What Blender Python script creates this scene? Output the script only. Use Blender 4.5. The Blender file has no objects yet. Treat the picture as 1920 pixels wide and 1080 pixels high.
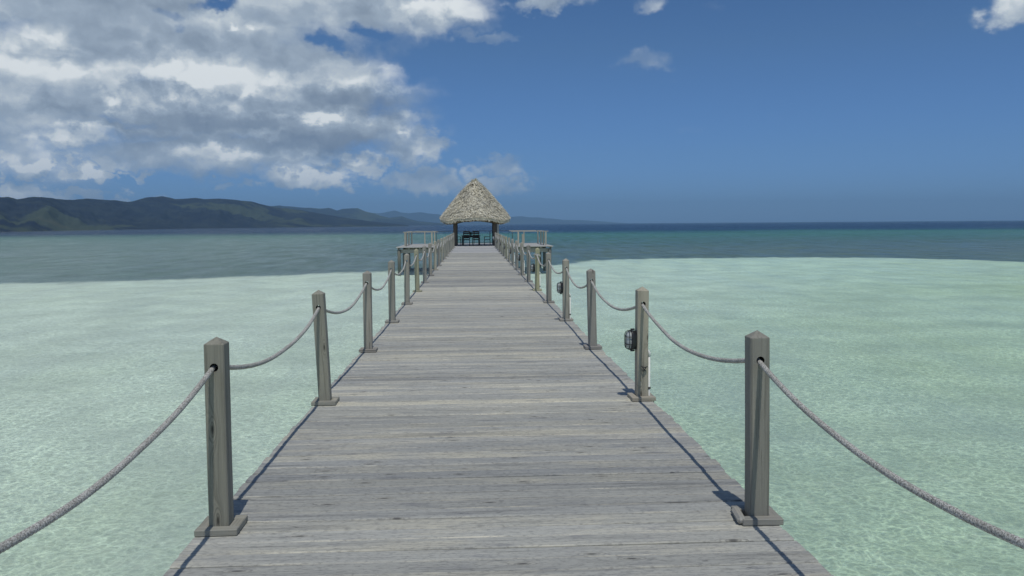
import bpy, bmesh, math, random
from mathutils import Vector, Matrix, noise, Euler
R = math.radians
random.seed(7)
S = bpy.context.scene
COL = S.collection

# ------------------------------------------------------------------ camera
FPX = 1493.3                       # focal length in pixels of the 1920 px wide photograph
YAW, PITCH, ROLL = R(2.74), R(4.61), R(0.424)
CAM = Vector((-0.085, 0.0, 1.65))  # deck surface is z = 0, the pier runs along +Y
WATER_Z = -1.5
BED_Z = -2.1
fw = Vector((math.sin(YAW)*math.cos(PITCH), math.cos(YAW)*math.cos(PITCH), -math.sin(PITCH)))
r0 = Vector((math.cos(YAW), -math.sin(YAW), 0)); u0 = r0.cross(fw)
cr = r0*math.cos(ROLL) - u0*math.sin(ROLL)
cu = r0*math.sin(ROLL) + u0*math.cos(ROLL)
camd = bpy.data.cameras.new('camera'); cam = bpy.data.objects.new('camera', camd); COL.objects.link(cam)
camd.sensor_width = 36; camd.lens = 28; camd.clip_end = 40000; camd.clip_start = 0.05
m = Matrix((cr, cu, -fw)).transposed().to_4x4(); m.translation = CAM
cam.matrix_world = m
S.camera = cam

def px_dir(x, y):
    return (cr*((x-960)/FPX) + cu*((540-y)/FPX) + fw).normalized()
def px_azel(x, y):
    d = px_dir(x, y)
    return math.atan2(d.x, d.y), math.asin(d.z)
def px_plane(x, y, z):
    d = px_dir(x, y); t = (z-CAM.z)/d.z
    return CAM + d*t

# ------------------------------------------------------------------ node helper
class NB:
    def __init__(s, tree): s.t = tree; s.n = tree.nodes; s.l = tree.links
    def new(s, typ, ins=None, **kw):
        n = s.n.new(typ)
        for k, v in kw.items(): setattr(n, k, v)
        if ins:
            for k, v in ins.items(): s.set(n.inputs[k], v)
        return n
    def set(s, sock, v):
        if isinstance(v, bpy.types.NodeSocket): s.l.new(v, sock)
        elif v is not None: sock.default_value = v
    def m(s, op, a, b=None, c=None, clamp=False):
        n = s.n.new('ShaderNodeMath'); n.operation = op; n.use_clamp = clamp
        s.set(n.inputs[0], a); s.set(n.inputs[1], b); s.set(n.inputs[2], c)
        return n.outputs[0]
    def add(s, a, b): return s.m('ADD', a, b)
    def sub(s, a, b): return s.m('SUBTRACT', a, b)
    def mul(s, a, b): return s.m('MULTIPLY', a, b)
    def vm(s, op, a, b=None, scale=None):
        n = s.n.new('ShaderNodeVectorMath'); n.operation = op
        s.set(n.inputs[0], a); s.set(n.inputs[1], b)
        if scale is not None: s.set(n.inputs['Scale'], scale)
        return n.outputs[0]
    def comb(s, x, y, z=0.0): return s.new('ShaderNodeCombineXYZ', {0: x, 1: y, 2: z}).outputs[0]
    def sep(s, v): return s.new('ShaderNodeSeparateXYZ', {0: v}).outputs
    def noise(s, v, scale=1.0, detail=4, rough=.5, lac=2.0, dist=0.0, out=0, norm=True, dim='3D'):
        n = s.new('ShaderNodeTexNoise', noise_dimensions=dim, ins={'Vector': v, 'Scale': scale, 'Detail': detail, 'Roughness': rough, 'Lacunarity': lac, 'Distortion': dist})
        n.normalize = norm
        return n.outputs[out]
    def ramp(s, f, a, b, lo=0.0, hi=1.0, interp='SMOOTHSTEP'):
        n = s.n.new('ShaderNodeMapRange'); n.interpolation_type = interp
        for i, v in enumerate((f, a, b, lo, hi)): s.set(n.inputs[i], v)
        return n.outputs[0]
    def mix(s, f, a, b, blend='MIX', clamp=True):
        n = s.n.new('ShaderNodeMix'); n.data_type = 'RGBA'; n.blend_type = blend; n.clamp_factor = True
        s.set(n.inputs[0], f)
        for i, v in ((6, a), (7, b)):
            if isinstance(v, tuple) and len(v) == 3: v = v + (1,)
            s.set(n.inputs[i], v)
        return n.outputs[2]
    def cramp(s, f, stops, interp='LINEAR'):
        n = s.n.new('ShaderNodeValToRGB'); s.set(n.inputs[0], f); cr_ = n.color_ramp; cr_.interpolation = interp
        while len(cr_.elements) < len(stops): cr_.elements.new(.5)
        for e, (p, c) in zip(cr_.elements, stops): e.position = p; e.color = tuple(c) + (1,)
        return n.outputs[0]
    def bump(s, h, strength=.5, dist=.01, normal=None):
        return s.new('ShaderNodeBump', {'Height': h, 'Strength': strength, 'Distance': dist, 'Normal': normal}).outputs[0]

# ------------------------------------------------------------------ sky with clouds, sun, exposure
SUN_TO = Vector((.045, -.41, 1)).normalized()
S.view_settings.view_transform = 'Standard'; S.view_settings.look = 'None'
S.view_settings.exposure = -0.7; S.view_settings.gamma = 1; S.view_settings.use_curve_mapping = False
W = bpy.data.worlds.new('World'); S.world = W; W.use_nodes = True
W.node_tree.nodes.clear()
b = NB(W.node_tree)
sky = b.new('ShaderNodeTexSky'); sky.sky_type = 'NISHITA'; sky.sun_disc = False
sky.sun_elevation = math.asin(SUN_TO.z); sky.sun_rotation = math.atan2(SUN_TO.x, SUN_TO.y)
sky.altitude = 0; sky.air_density = 1.0; sky.dust_density = 0.4; sky.ozone_density = 3.0
SKY_STRENGTH = 0.10; CLOUD_GAIN = 1.78
tc = b.new('ShaderNodeTexCoord').outputs['Generated']
sx, sy, sz = b.sep(b.vm('NORMALIZE', tc))
az = b.m('ARCTAN2', sx, sy); el = b.m('ARCSINE', sz)
# real air near the horizon is a steady mid blue over this sea: tint by elevation, all around alike, darkened overhead out of view to weaken ambient fill
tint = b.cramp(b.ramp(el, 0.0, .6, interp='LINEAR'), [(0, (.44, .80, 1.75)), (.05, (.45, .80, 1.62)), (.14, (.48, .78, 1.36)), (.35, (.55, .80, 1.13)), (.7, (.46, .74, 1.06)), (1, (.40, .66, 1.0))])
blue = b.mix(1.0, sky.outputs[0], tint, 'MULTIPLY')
wv = b.noise(b.comb(b.mul(az, 9), b.mul(el, 14)), 1, 4, .55, out=1, dim='2D')
wv2 = b.noise(b.comb(b.mul(az, 34), b.mul(el, 44)), 1, 4, .6, out=1, dim='2D')
P0 = b.comb(az, el)
P = b.vm('ADD', P0, b.vm('MULTIPLY', b.vm('SUBTRACT', wv, (.5, .5, .5)), (.12, .045, 0)))
P = b.vm('ADD', P, b.vm('MULTIPLY', b.vm('SUBTRACT', wv2, (.5, .5, .5)), (.035, .028, 0)))
def blob(pt, cx, cy, rx, ry, w):
    a, e = px_azel(cx, cy)
    d = b.vm('MULTIPLY', b.vm('SUBTRACT', pt, (a, e, 0)), (FPX/rx, FPX/ry, 0))
    q = b.new('ShaderNodeVectorMath', {0: d}, operation='LENGTH').outputs['Value']
    return b.mul(b.ramp(q, 1.35, .25), w)
def field(pt, lst, op='MAXIMUM', start=0.0):
    v = start
    for t in lst:
        v = b.m(op, v, blob(pt, *t))
    return v
COVER = [(180, 30, 520, 200, 1.05), (620, -10, 330, 85, 1.05), (500, 170, 290, 125, 1.1), (60, 180, 240, 105, .95), (620, 235, 215, 72, 1.05),
         (770, 275, 80, 55, .75), (430, 285, 330, 50, .98), (110, 250, 120, 34, .9), (65, 320, 52, 17, 1.0), (182, 326, 44, 15, 1.0),
         (575, 335, 110, 22, .95), (665, 305, 80, 28, .95), (5, 300, 42, 18, .95), (266, 328, 34, 15, .85), (200, 302, 60, 18, .85),
         (790, 340, 100, 30, .70), (940, 312, 80, 32, .68), (915, 350, 110, 26, .66), (25, 362, 75, 24, 1.0), (140, 369, 90, 14, .9), (235, 376, 70, 11, .85),
         (1190, 118, 90, 26, .46), (1212, 4, 56, 24, .50), (1918, 12, 66, 38, .9), (1010, 4, 95, 20, .8), (-700, 40, 700, 330, .95),
         (300, -450, 900, 300, .75), (430, 345, 60, 13, .75), (130, 290, 90, 13, .6), (900, 60, 80, 16, .5), (300, 200, 300, 90, 1.0)]
SMALL = [c_ for c_ in COVER if c_[2] <= 110 and c_[1] > 240]
COVER = [c_ for c_ in COVER if c_ not in SMALL]
HOLES = [(312, 38, 34, 18, .55), (400, 4, 56, 18, .8), (600, 84, 32, 18, .4), (50, 52, 46, 30, .4), (700, 70, 44, 16, .3), (230, 224, 50, 10, .3)]
BRIGHT = [(370, 140, 150, 60, 1), (450, 165, 60, 50, .8), (725, 148, 42, 24, 1), (70, 100, 70, 50, .9), (605, 213, 80, 16, .9), (765, 228, 36, 32, 1), (50, 212, 70, 26, .8),
          (480, 247, 80, 11, .8), (860, 18, 130, 22, .8), (110, 252, 85, 14, .9), (200, 190, 26, 20, .9), (575, 334, 80, 14, .9), (665, 300, 55, 14, .8),
          (470, 48, 20, 8, .9), (390, 290, 90, 14, .8), (205, 250, 50, 12, .9), (65, 316, 40, 12, .8), (182, 322, 36, 10, .9), (1915, 16, 60, 30, .8), (655, 160, 90, 22, .5),
          (25, 358, 60, 20, .8), (5, 300, 40, 16, .7), (790, 280, 50, 30, .6), (860, 40, 60, 12, .2)]
DARK = [(660, 190, 150, 30, .9), (440, 232, 300, 24, .85), (620, 266, 200, 30, 1.0), (285, 178, 55, 26, 1), (430, 195, 110, 18, .7), (150, 75, 150, 45, .4),
        (720, 30, 120, 26, .45), (300, 285, 120, 18, .4), (120, 205, 60, 16, .5), (560, 312, 100, 14, .5), (270, 60, 160, 70, .45), (800, 215, 60, 20, .4), (330, 262, 130, 14, .5)]
cov = b.sub(field(P, COVER), field(P, HOLES))
PD = b.vm('ADD', P0, b.vm('MULTIPLY', b.vm('SUBTRACT', wv2, (.5, .5, .5)), (.10, .045, 0)))
cov = b.m('MAXIMUM', cov, field(PD, SMALL))
# scattered fair-weather cloud for the rest of the dome (behind and beside the camera)
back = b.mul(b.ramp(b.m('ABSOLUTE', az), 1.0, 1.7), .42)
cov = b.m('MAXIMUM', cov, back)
def fbm(pt, det=8):
    return b.noise(b.vm('MULTIPLY', pt, (1, 1.7, 1)), 7.5, det, .52, dim='2D')
def puffs(pt, sc, st):
    v = b.new('ShaderNodeTexVoronoi', {'Vector': b.vm('MULTIPLY', pt, (1, st, 1)), 'Scale': sc}, feature='F1', voronoi_dimensions='2D')
    return b.sub(1.0, v.outputs['Distance'])
PW_ = b.vm('ADD', P0, b.vm('MULTIPLY', b.vm('SUBTRACT', b.noise(P0, 20.0, 5, .6, out=1, dim='2D'), (.5, .5, .5)), (.055, .035, 0)))
def relief(pt):
    return b.add(puffs(pt, 11.0, 1.9), b.add(b.mul(puffs(pt, 27.0, 1.8), .42), b.mul(puffs(pt, 60.0, 1.6), .16)))
h0 = relief(PW_); h1 = relief(b.vm('ADD', PW_, (.002, .017, 0)))
f0 = fbm(P0)
dens = b.add(b.mul(cov, 1.35), b.add(b.mul(b.sub(f0, .5), .95), b.mul(b.sub(h0, .9), .34)))
alpha = b.ramp(dens, .26, 1.18)
thick = b.ramp(dens, .7, 1.5)
f2 = b.noise(b.vm('MULTIPLY', P0, (1, 1.8, 1)), 24.0, 7, .55, dim='2D')
brt = field(P, BRIGHT)
PD = b.vm('ADD', P0, b.vm('MULTIPLY', b.vm('SUBTRACT', wv2, (.5, .5, .5)), (.10, .045, 0)))
drk = field(PD, DARK)
lit = b.add(.60, b.mul(b.m('MULTIPLY', b.sub(h0, h1), .8), b.add(.55, b.mul(brt, .45))))
lit = b.add(lit, b.mul(b.sub(f0, .5), .30))
lit = b.add(lit, b.mul(b.sub(f2, .5), .22))
lit = b.add(lit, b.mul(brt, .38))
lit = b.sub(lit, b.mul(drk, .40))
ccol = b.cramp(lit, [(0, (.16, .21, .29)), (.3, (.24, .30, .375)), (.55, (.33, .40, .48)), (.8, (.52, .58, .625)), (1, (.74, .78, .79))])
CL = b.new('ShaderNodeVectorMath', {0: ccol, 'Scale': CLOUD_GAIN/SKY_STRENGTH}, operation='SCALE').outputs[0]
lowfade = b.ramp(el, 0.0, .12, .75, 1.0)
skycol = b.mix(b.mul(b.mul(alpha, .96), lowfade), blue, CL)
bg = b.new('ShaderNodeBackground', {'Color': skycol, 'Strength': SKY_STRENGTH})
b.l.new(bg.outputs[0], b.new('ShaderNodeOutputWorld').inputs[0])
W.cycles.sampling_method = 'MANUAL'; W.cycles.sample_map_resolution = 512

sd = bpy.data.lights.new('sun', 'SUN'); sd.energy = 3.75; sd.angle = R(.53); sd.color = (1, .965, .90)
so = bpy.data.objects.new('sun', sd); COL.objects.link(so)
so.rotation_euler = (-SUN_TO).to_track_quat('-Z', 'Y').to_euler(); so.location = (0, -5, 30)

# ------------------------------------------------------------------ mesh helpers
def link(name, me, mat=None, parent=None, loc=(0, 0, 0), rot=(0, 0, 0)):
    o = bpy.data.objects.new(name, me); COL.objects.link(o)
    if mat and me is not None and not me.materials: me.materials.append(mat)
    if parent: o.parent = parent
    o.location = loc; o.rotation_euler = rot
    return o
def thing(name, label, cat, loc=(0, 0, 0), rot=(0, 0, 0), group=None):
    o = bpy.data.objects.new(name, None); COL.objects.link(o); o.location = loc; o.rotation_euler = rot
    o.empty_display_size = .1
    tag(o, label, cat, group); return o
def tag(o, label=None, cat=None, group=None, kind=None):
    if label: o['label'] = label
    if cat: o['category'] = cat
    if group: o['group'] = group
    if kind: o['kind'] = kind
    return o
def dup(o, **kw):
    c = o.copy(); COL.objects.link(c)
    for k, v in kw.items(): setattr(c, k, v)
    return c
def dup_tree(root, loc, rot=None, label=None):
    r_ = dup(root); r_.location = loc
    if rot: r_.rotation_euler = rot
    if label: r_['label'] = label
    for ch in list(root.children):
        c = dup(ch); c.parent = r_
        for g in list(ch.children):
            d = dup(g); d.parent = c
    return r_
def fin(bm, smooth=False, name='mesh'):
    me = bpy.data.meshes.new(name); bmesh.ops.recalc_face_normals(bm, faces=bm.faces); bm.to_mesh(me); bm.free()
    if smooth:
        for p in me.polygons: p.use_smooth = True
    return me
def add_box(bm, c, s, rot=None, bevel=0):
    r = bmesh.ops.create_cube(bm, size=1)
    vs = r['verts']
    for v in vs: v.co = Vector((v.co.x*s[0], v.co.y*s[1], v.co.z*s[2]))
    if bevel:
        es = list({e for v in vs for e in v.link_edges})
        rb = bmesh.ops.bevel(bm, geom=es, offset=bevel, segments=1, affect='EDGES')
        vs = list({v for f in rb['faces'] for v in f.verts} | {v for v in vs if v.is_valid})
        vs = [v for v in vs if v.is_valid]
    M = (Euler(rot).to_matrix() if rot else Matrix.Identity(3))
    for v in vs: v.co = M @ v.co + Vector(c)
    return vs
def box(c, s, rot=None, bevel=0):
    bm = bmesh.new(); add_box(bm, c, s, rot, bevel); return fin(bm)
def add_tube(bm, pts, rad, seg=8, closed=False, cap=True):
    pts = [Vector(p) for p in pts]; n = len(pts); rings = []
    ref = Vector((0, 0, 1))
    if all(abs((pts[(i+1) % n]-pts[i]).normalized().z) > .9 for i in range(n-1)): ref = Vector((1, 0, 0))
    prev = None
    for i, p in enumerate(pts):
        if closed: t = (pts[(i+1) % n]-pts[i-1]).normalized()
        else: t = (pts[min(i+1, n-1)]-pts[max(i-1, 0)]).normalized()
        a = (prev if prev is not None else ref); a = (a - t*a.dot(t))
        if a.length < 1e-4: a = t.orthogonal()
        a.normalize(); prev = a; c = t.cross(a)
        rr = rad(i/(n-1)) if callable(rad) else rad
        rings.append([bm.verts.new(p + (a*math.cos(2*math.pi*k/seg)+c*math.sin(2*math.pi*k/seg))*rr) for k in range(seg)])
    for i in range(n if closed else n-1):
        A, B = rings[i], rings[(i+1) % n]
        for k in range(seg): bm.faces.new((A[k], A[(k+1) % seg], B[(k+1) % seg], B[k]))
    if cap and not closed: bm.faces.new(rings[0][::-1]); bm.faces.new(rings[-1])
    return rings
def tube(pts, rad, seg=8, closed=False, smooth=True):
    bm = bmesh.new(); add_tube(bm, pts, rad, seg, closed); return fin(bm, smooth)

# ------------------------------------------------------------------ materials
def mat(name):
    m_ = bpy.data.materials.new(name); m_.use_nodes = True; m_.node_tree.nodes.clear()
    q = NB(m_.node_tree); out = q.new('ShaderNodeOutputMaterial')
    return m_, q, out
def principled(q, out, col, rough=.8, normal=None, metal=0.0, spec=.3):
    p = q.new('ShaderNodeBsdfPrincipled', {'Base Color': col, 'Roughness': rough, 'Metallic': metal, 'Specular IOR Level': spec, 'Normal': normal})
    q.l.new(p.outputs[0], out.inputs[0]); return p

def v_x(q, v): return q.sep(v)[0]
def wood(name, cool, warm, dark, axis='X', rough=.85, knots=True, grain=1.0, patchy=1.0):
    """weathered timber, grain along one local axis, every board its own piece of the pattern"""
    m_, q, out = mat(name)
    oi = q.new('ShaderNodeObjectInfo')
    oc = q.new('ShaderNodeTexCoord').outputs['Object']
    x, y, z = q.sep(oc)
    if axis == 'Z': x, y, z = z, x, y
    elif axis == 'Y': x, y, z = y, x, z
    rnd = oi.outputs['Random']
    v = q.comb(q.add(x, q.mul(rnd, 61)), q.add(y, q.mul(rnd, 17)), q.add(z, q.mul(rnd, 29)))
    # knots bend the grain round them
    kv = q.vm('MULTIPLY', v, (2.1, 7.5, 7.5))
    vor = q.new('ShaderNodeTexVoronoi', {'Vector': kv, 'Scale': 1.0, 'Randomness': 1.0}, feature='F1', voronoi_dimensions='2D')
    kd = vor.outputs['Distance']; kc = q.sep(vor.outputs['Color'])[0]
    gate = q.ramp(kc, .66, .70) if knots else 0.0
    kn = q.mul(q.ramp(kd, .34, .0), gate)
    bend = q.mul(kn, .05)
    vb = q.vm('ADD', v, q.comb(0.0, bend, 0.0))
    g1 = q.noise(q.vm('MULTIPLY', vb, (1.3, 62, 62)), 1, 5, .62, dist=.4)
    g2 = q.noise(q.vm('MULTIPLY', vb, (4.0, 190, 190)), 1, 3, .6)
    bl = q.noise(q.vm('MULTIPLY', v, (1.1, 6, 6)), 1, 5, .6)
    bl2 = q.noise(q.vm('MULTIPLY', v, (.9, 14, 14)), 1, 6, .65)
    col = q.mix(q.ramp(q.add(bl, q.mul(q.sub(rnd, .5), .22)), .44, .70), cool, warm)
    col = q.mix(q.mul(q.ramp(g1, .50, .30), .42*grain), col, dark)
    col = q.mix(q.mul(q.ramp(g1, .56, .74), .28*grain), col, tuple(min(1, c*1.4) for c in warm))
    col = q.mix(q.mul(q.ramp(bl2, .50, .28), .50*patchy), col, dark)
    col = q.mix(q.mul(q.ramp(bl2, .60, .78), .35*patchy), col, tuple(min(1, c*1.45) for c in cool))
    crack = q.noise(q.vm('MULTIPLY', vb, (1.7, 95, 95)), 1, 2, .5)
    cm = q.mul(q.ramp(crack, .70, .74), q.ramp(q.noise(q.vm('MULTIPLY', v, (2, 9, 9)), 1, 2), .45, .6))
    col = q.mix(q.mul(cm, .75), col, tuple(c*.35 for c in dark))
    if knots:
        rings = q.m('SINE', q.mul(kd, 95))
        col = q.mix(q.mul(q.mul(q.ramp(kd, .22, .06), gate), .35), col, tuple(c*1.0 for c in warm))
        col = q.mix(q.mul(q.mul(q.ramp(kd, .25, .1), gate), q.ramp(rings, -.2, 1, 0, .5)), col, dark)
        col = q.mix(q.mul(q.mul(q.ramp(kd, .085, .03), gate), .8), col, tuple(c*.45 for c in dark))
    if name == 'weathered_deck_wood':
        ew = q.m('ABSOLUTE', y)
        en = q.noise(q.comb(q.mul(v_x(q, v), 1.6), q.mul(rnd, 9)), 1, 4, .6, dim='2D')
        col = q.mix(q.mul(q.ramp(ew, .054, .066), q.ramp(en, .48, .66, .05, .6)), col, (.66, .63, .51))
        fine = q.noise(q.vm('MULTIPLY', v, (26, 90, 26)), 1, 3, .65)
        col = q.mix(q.mul(q.ramp(fine, .52, .36), .42), col, dark)
        bl3 = q.noise(q.vm('MULTIPLY', v, (3.2, 13, 3)), 1, 5, .62)
        col = q.mix(q.mul(q.ramp(bl3, .56, .74), .55), col, (.17, .175, .19))
        sp = q.noise(q.vm('MULTIPLY', v, (9, 28, 9)), 1, 2, .5)
        col = q.mix(q.mul(q.ramp(sp, .72, .78), .7), col, tuple(c*.5 for c in dark))
    br = q.new('ShaderNodeMath', {0: q.ramp(rnd, 0, 1, .94, 1.06, 'LINEAR'), 1: 1.0}, operation='MULTIPLY').outputs[0]
    col = q.vm('MULTIPLY', q.vm('SCALE', col, scale=br), oi.outputs['Color'])
    h = q.add(q.mul(g1, .6), q.add(q.mul(g2, .25), q.mul(cm, -.8)))
    h = q.sub(h, q.mul(kn, .4))
    principled(q, out, col, rough, q.bump(h, .8, .006), spec=.25)
    return m_
M_DECK = wood('weathered_deck_wood', (.392, .393, .355), (.49, .47, .385), (.125, .125, .125))
M_POST = wood('weathered_post_wood', (.30, .29, .25), (.375, .355, .295), (.10, .095, .08), axis='Z', grain=1.2, patchy=.8)
M_TRIM = wood('weathered_trim_wood', (.31, .305, .275), (.36, .34, .29), (.12, .115, .10), axis='X', knots=False)
M_BEAM = wood('old_beam_wood', (.34, .33, .29), (.38, .36, .29), (.15, .14, .12), axis='X', knots=False)
M_RAIL = wood('pale_rail_wood', (.46, .44, .36), (.52, .48, .38), (.26, .24, .18), axis='X', knots=False)
M_RAILZ = wood('pale_rail_post_wood', (.44, .42, .34), (.50, .46, .36), (.24, .22, .17), axis='Z', knots=False)
M_PILE = wood('wet_pile_wood', (.13, .14, .13), (.16, .16, .13), (.06, .06, .055), axis='Z', knots=False)
M_DARKZ = wood('dark_stained_post', (.085, .075, .065), (.11, .09, .07), (.04, .035, .03), axis='Z', knots=False)
M_DARKX = wood('dark_stained_beam', (.06, .05, .045), (.08, .065, .055), (.03, .025, .02), axis='X', knots=False)

def rope_mat():
    m_, q, out = mat('weathered_rope')
    oc = q.new('ShaderNodeTexCoord').outputs['Object']
    n1 = q.noise(oc, 150, 3, .7); n2 = q.noise(oc, 9, 4, .6); n3 = q.noise(oc, 330, 2, .6)
    col = q.mix(q.ramp(n2, .35, .65), (.54, .53, .475), (.68, .67, .615))
    col = q.mix(q.mul(q.ramp(n1, .58, .40), .85), col, (.17, .16, .14))
    col = q.mix(q.mul(q.ramp(n3, .56, .7), .6), col, (.82, .81, .76))
    principled(q, out, col, .95, q.bump(q.add(n1, q.mul(n3, .5)), .9, .006), spec=.1)
    return m_
M_ROPE = rope_mat()
def plain(name, col, rough=.5, metal=0.0, spec=.4, var=.15, scale=20):
    m_, q, out = mat(name)
    oc = q.new('ShaderNodeTexCoord').outputs['Object']
    n1 = q.noise(oc, scale, 5, .6)
    c = q.mix(q.ramp(n1, .3, .7), tuple(x*(1-var) for x in col), tuple(min(1, x*(1+var)) for x in col))
    principled(q, out, c, rough, q.bump(n1, .2, .002), metal, spec)
    return m_
M_BLACK = plain('black_painted_metal', (.022, .022, .024), .45, 0, .5, .3)
M_PVC = plain('white_pvc_pipe', (.74, .74, .70), .45, 0, .4, .06)
M_DARKIN = plain('drilled_hole_wood', (.05, .043, .034), .95, 0, .1, .3, 60)
M_LENS, q, out = mat('ribbed_lamp_glass')
oc = q.new('ShaderNodeTexCoord').outputs['Object']
wv_ = q.m('SINE', q.mul(q.sep(oc)[2], 420))
p = principled(q, out, (.50, .53, .52, 1), .22, q.bump(wv_, .25, .002), spec=.6); p.inputs['Transmission Weight'].default_value = .08

# thatch
M_THATCH, q, out = mat('palm_thatch')
geo = q.new('ShaderNodeNewGeometry'); ri = geo.outputs['Random Per Island']
col = q.cramp(ri, [(0, (.09, .075, .05)), (.13, (.28, .25, .18)), (.26, (.64, .59, .45)), (.7, (.82, .77, .61)), (1, (.97, .93, .79))])
lg = q.noise(geo.outputs['Position'], 1.1, 4, .6)
col = q.mix(q.ramp(lg, .3, .7, 0, .35), col, (.45, .44, .40))
principled(q, out, col, .9, None, spec=.15)
M_THATCHIN = plain('shaded_thatch_underlayer', (.10, .078, .045), .95, 0, .1, .5, 12)  # dark brown carries the shade under the eave

# ------------------------------------------------------------------ sea bed
# landward shallows end in a clear line; its course over the bed, measured from the pier head side
edge_px = [(-900, 560), (-400, 546), (0, 532), (180, 529), (350, 523), (520, 517), (690, 510), (800, 508), (950, 502), (1050, 497), (1100, 490), (1200, 485.5),
           (1350, 484), (1500, 483), (1650, 484), (1800, 487), (1920, 491), (2300, 500), (2800, 520)]
edge = [px_plane(x, y, BED_Z) for x, y in edge_px]
M_BED, q, out = mat('sea_bed')
pos = q.new('ShaderNodeNewGeometry').outputs['Position']
bx, by, bz = q.sep(pos)
fc = q.new('ShaderNodeFloatCurve')
XR = 90.0; YR = 100.0
cur = fc.mapping.curves[0]
fc.mapping.use_clip = False
pts_ = [(e.x, e.y) for e in edge if abs(e.x) < XR]
pts_ = [(-XR, pts_[0][1]-6)] + pts_ + [(XR, pts_[-1][1]-8)]
while len(cur.points) < len(pts_): cur.points.new(.5, .5)
for p_, (x_, y_) in zip(cur.points, pts_): p_.location = ((x_+XR)/(2*XR), y_/YR)
fc.mapping.update()
q.set(fc.inputs['Value'], q.ramp(bx, -XR, XR, interp='LINEAR'))
yb = q.mul(fc.outputs[0], YR)
wob = q.noise(q.comb(bx, q.mul(by, .6)), .22, 6, .62)
d = q.add(q.sub(by, yb), q.mul(q.sub(wob, .5), 4.0))          # <0 on the sand
fray = q.noise(q.comb(q.mul(bx, .8), q.mul(by, .25)), 1.0, 7, .72, dim='2D')
onsand = q.ramp(q.add(d, q.mul(q.sub(fray, .5), 7.0)), 1.8, -1.6)
# sand: pale, greener where algae film grows close to the landing
s1 = q.noise(pos, .11, 5, .55); s2 = q.noise(pos, .9, 6, .6); s3 = q.noise(q.comb(q.mul(bx, .55), by), 2.4, 7, .62)
alg = q.ramp(q.add(q.add(q.mul(s1, .38), q.mul(by, -.009)), q.mul(bx, .010)), -.22, .40)
sand = q.mix(alg, q.mix(q.ramp(bx, -5, 30), (.70, .765, .675), (.62, .765, .66)), (.49, .61, .39))
sand = q.mix(q.mul(q.ramp(s2, .52, .3), .14), sand, (.36, .44, .35))
sand = q.mix(q.mul(q.ramp(s3, .50, .72), .18), sand, (.74, .79, .68))
s4 = q.noise(pos, 7.0, 6, .65)
sand = q.mix(q.mul(q.ramp(s4, .50, .34), .22), sand, (.33, .41, .31))
sand = q.mix(q.mul(q.ramp(s4, .58, .70), .30), sand, (.86, .88, .72))
wisp = q.noise(q.comb(q.mul(bx, .05), q.mul(by, .5)), 1.0, 5, .6)
sand = q.mix(q.mul(q.mul(q.ramp(wisp, .60, .68), q.ramp(by, 40, 60)), q.mul(q.ramp(bx, 15, 45), .55)), sand, (.26, .36, .38))
# seagrass and deeper water, bands parallel to the shore
qd = q.m('DIVIDE', 100, q.m('MAXIMUM', q.add(by, q.mul(q.sub(q.noise(q.comb(q.mul(bx, .01), q.mul(by, .02)), 1, 3), .5), q.mul(by, .6))), 20))
deep = q.cramp(qd, [(0, (.006, .028, .100)), (.24, (.008, .036, .105)), (.29, (.022, .090, .12)), (.36, (.075, .215, .170)), (.50, (.085, .195, .170)), (.70, (.115, .190, .19)), (1, (.145, .205, .205))])
g1 = q.noise(q.comb(q.mul(bx, .35), by), .35, 7, .65)
deep = q.mix(q.mul(q.ramp(g1, .52, .35), .4), deep, (.03, .065, .09))
st = q.noise(q.comb(q.mul(bx, .6), q.mul(by, .12)), 1.0, 7, .7, dim='2D')
deep = q.mix(q.mul(q.ramp(st, .50, .30), .30), deep, (.03, .06, .08))
deep = q.mix(q.mul(q.ramp(st, .52, .72), .25), deep, (.16, .26, .26))
deep = q.mix(q.mul(q.mul(q.ramp(bx, 5, -50), q.ramp(by, 420, 150)), .75), deep, (.235, .305, .30))
pale = q.mul(q.ramp(wisp, .66, .70), q.mul(q.ramp(by, 64, 72), q.ramp(by, 110, 90)))
deep = q.mix(q.mul(pale, .5), deep, (.38, .46, .46))
col = q.mix(onsand, deep, sand)
principled(q, out, col, 1.0, q.bump(q.add(s2, q.mul(s3, .4)), .5, .08), spec=0.0)
def disc(z, rad, y0=-60.0):
    bm = bmesh.new(); n = 96
    rs = [30, 120, 500, 2000, rad]; c = bm.verts.new((0, 0, z)); prev = None
    for r_ in rs:
        ring = [bm.verts.new((math.cos(2*math.pi*k/n)*r_, math.sin(2*math.pi*k/n)*r_, z)) for k in range(n)]
        for k in range(n):
            if prev: bm.faces.new((prev[k], ring[k], ring[(k+1) % n], prev[(k+1) % n]))
            else: bm.faces.new((c, ring[k], ring[(k+1) % n]))
        prev = ring
    me = fin(bm); return me
SEA_R = 7600
tag(link('sea_bed', disc(BED_Z, SEA_R), M_BED), kind='structure')

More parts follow.
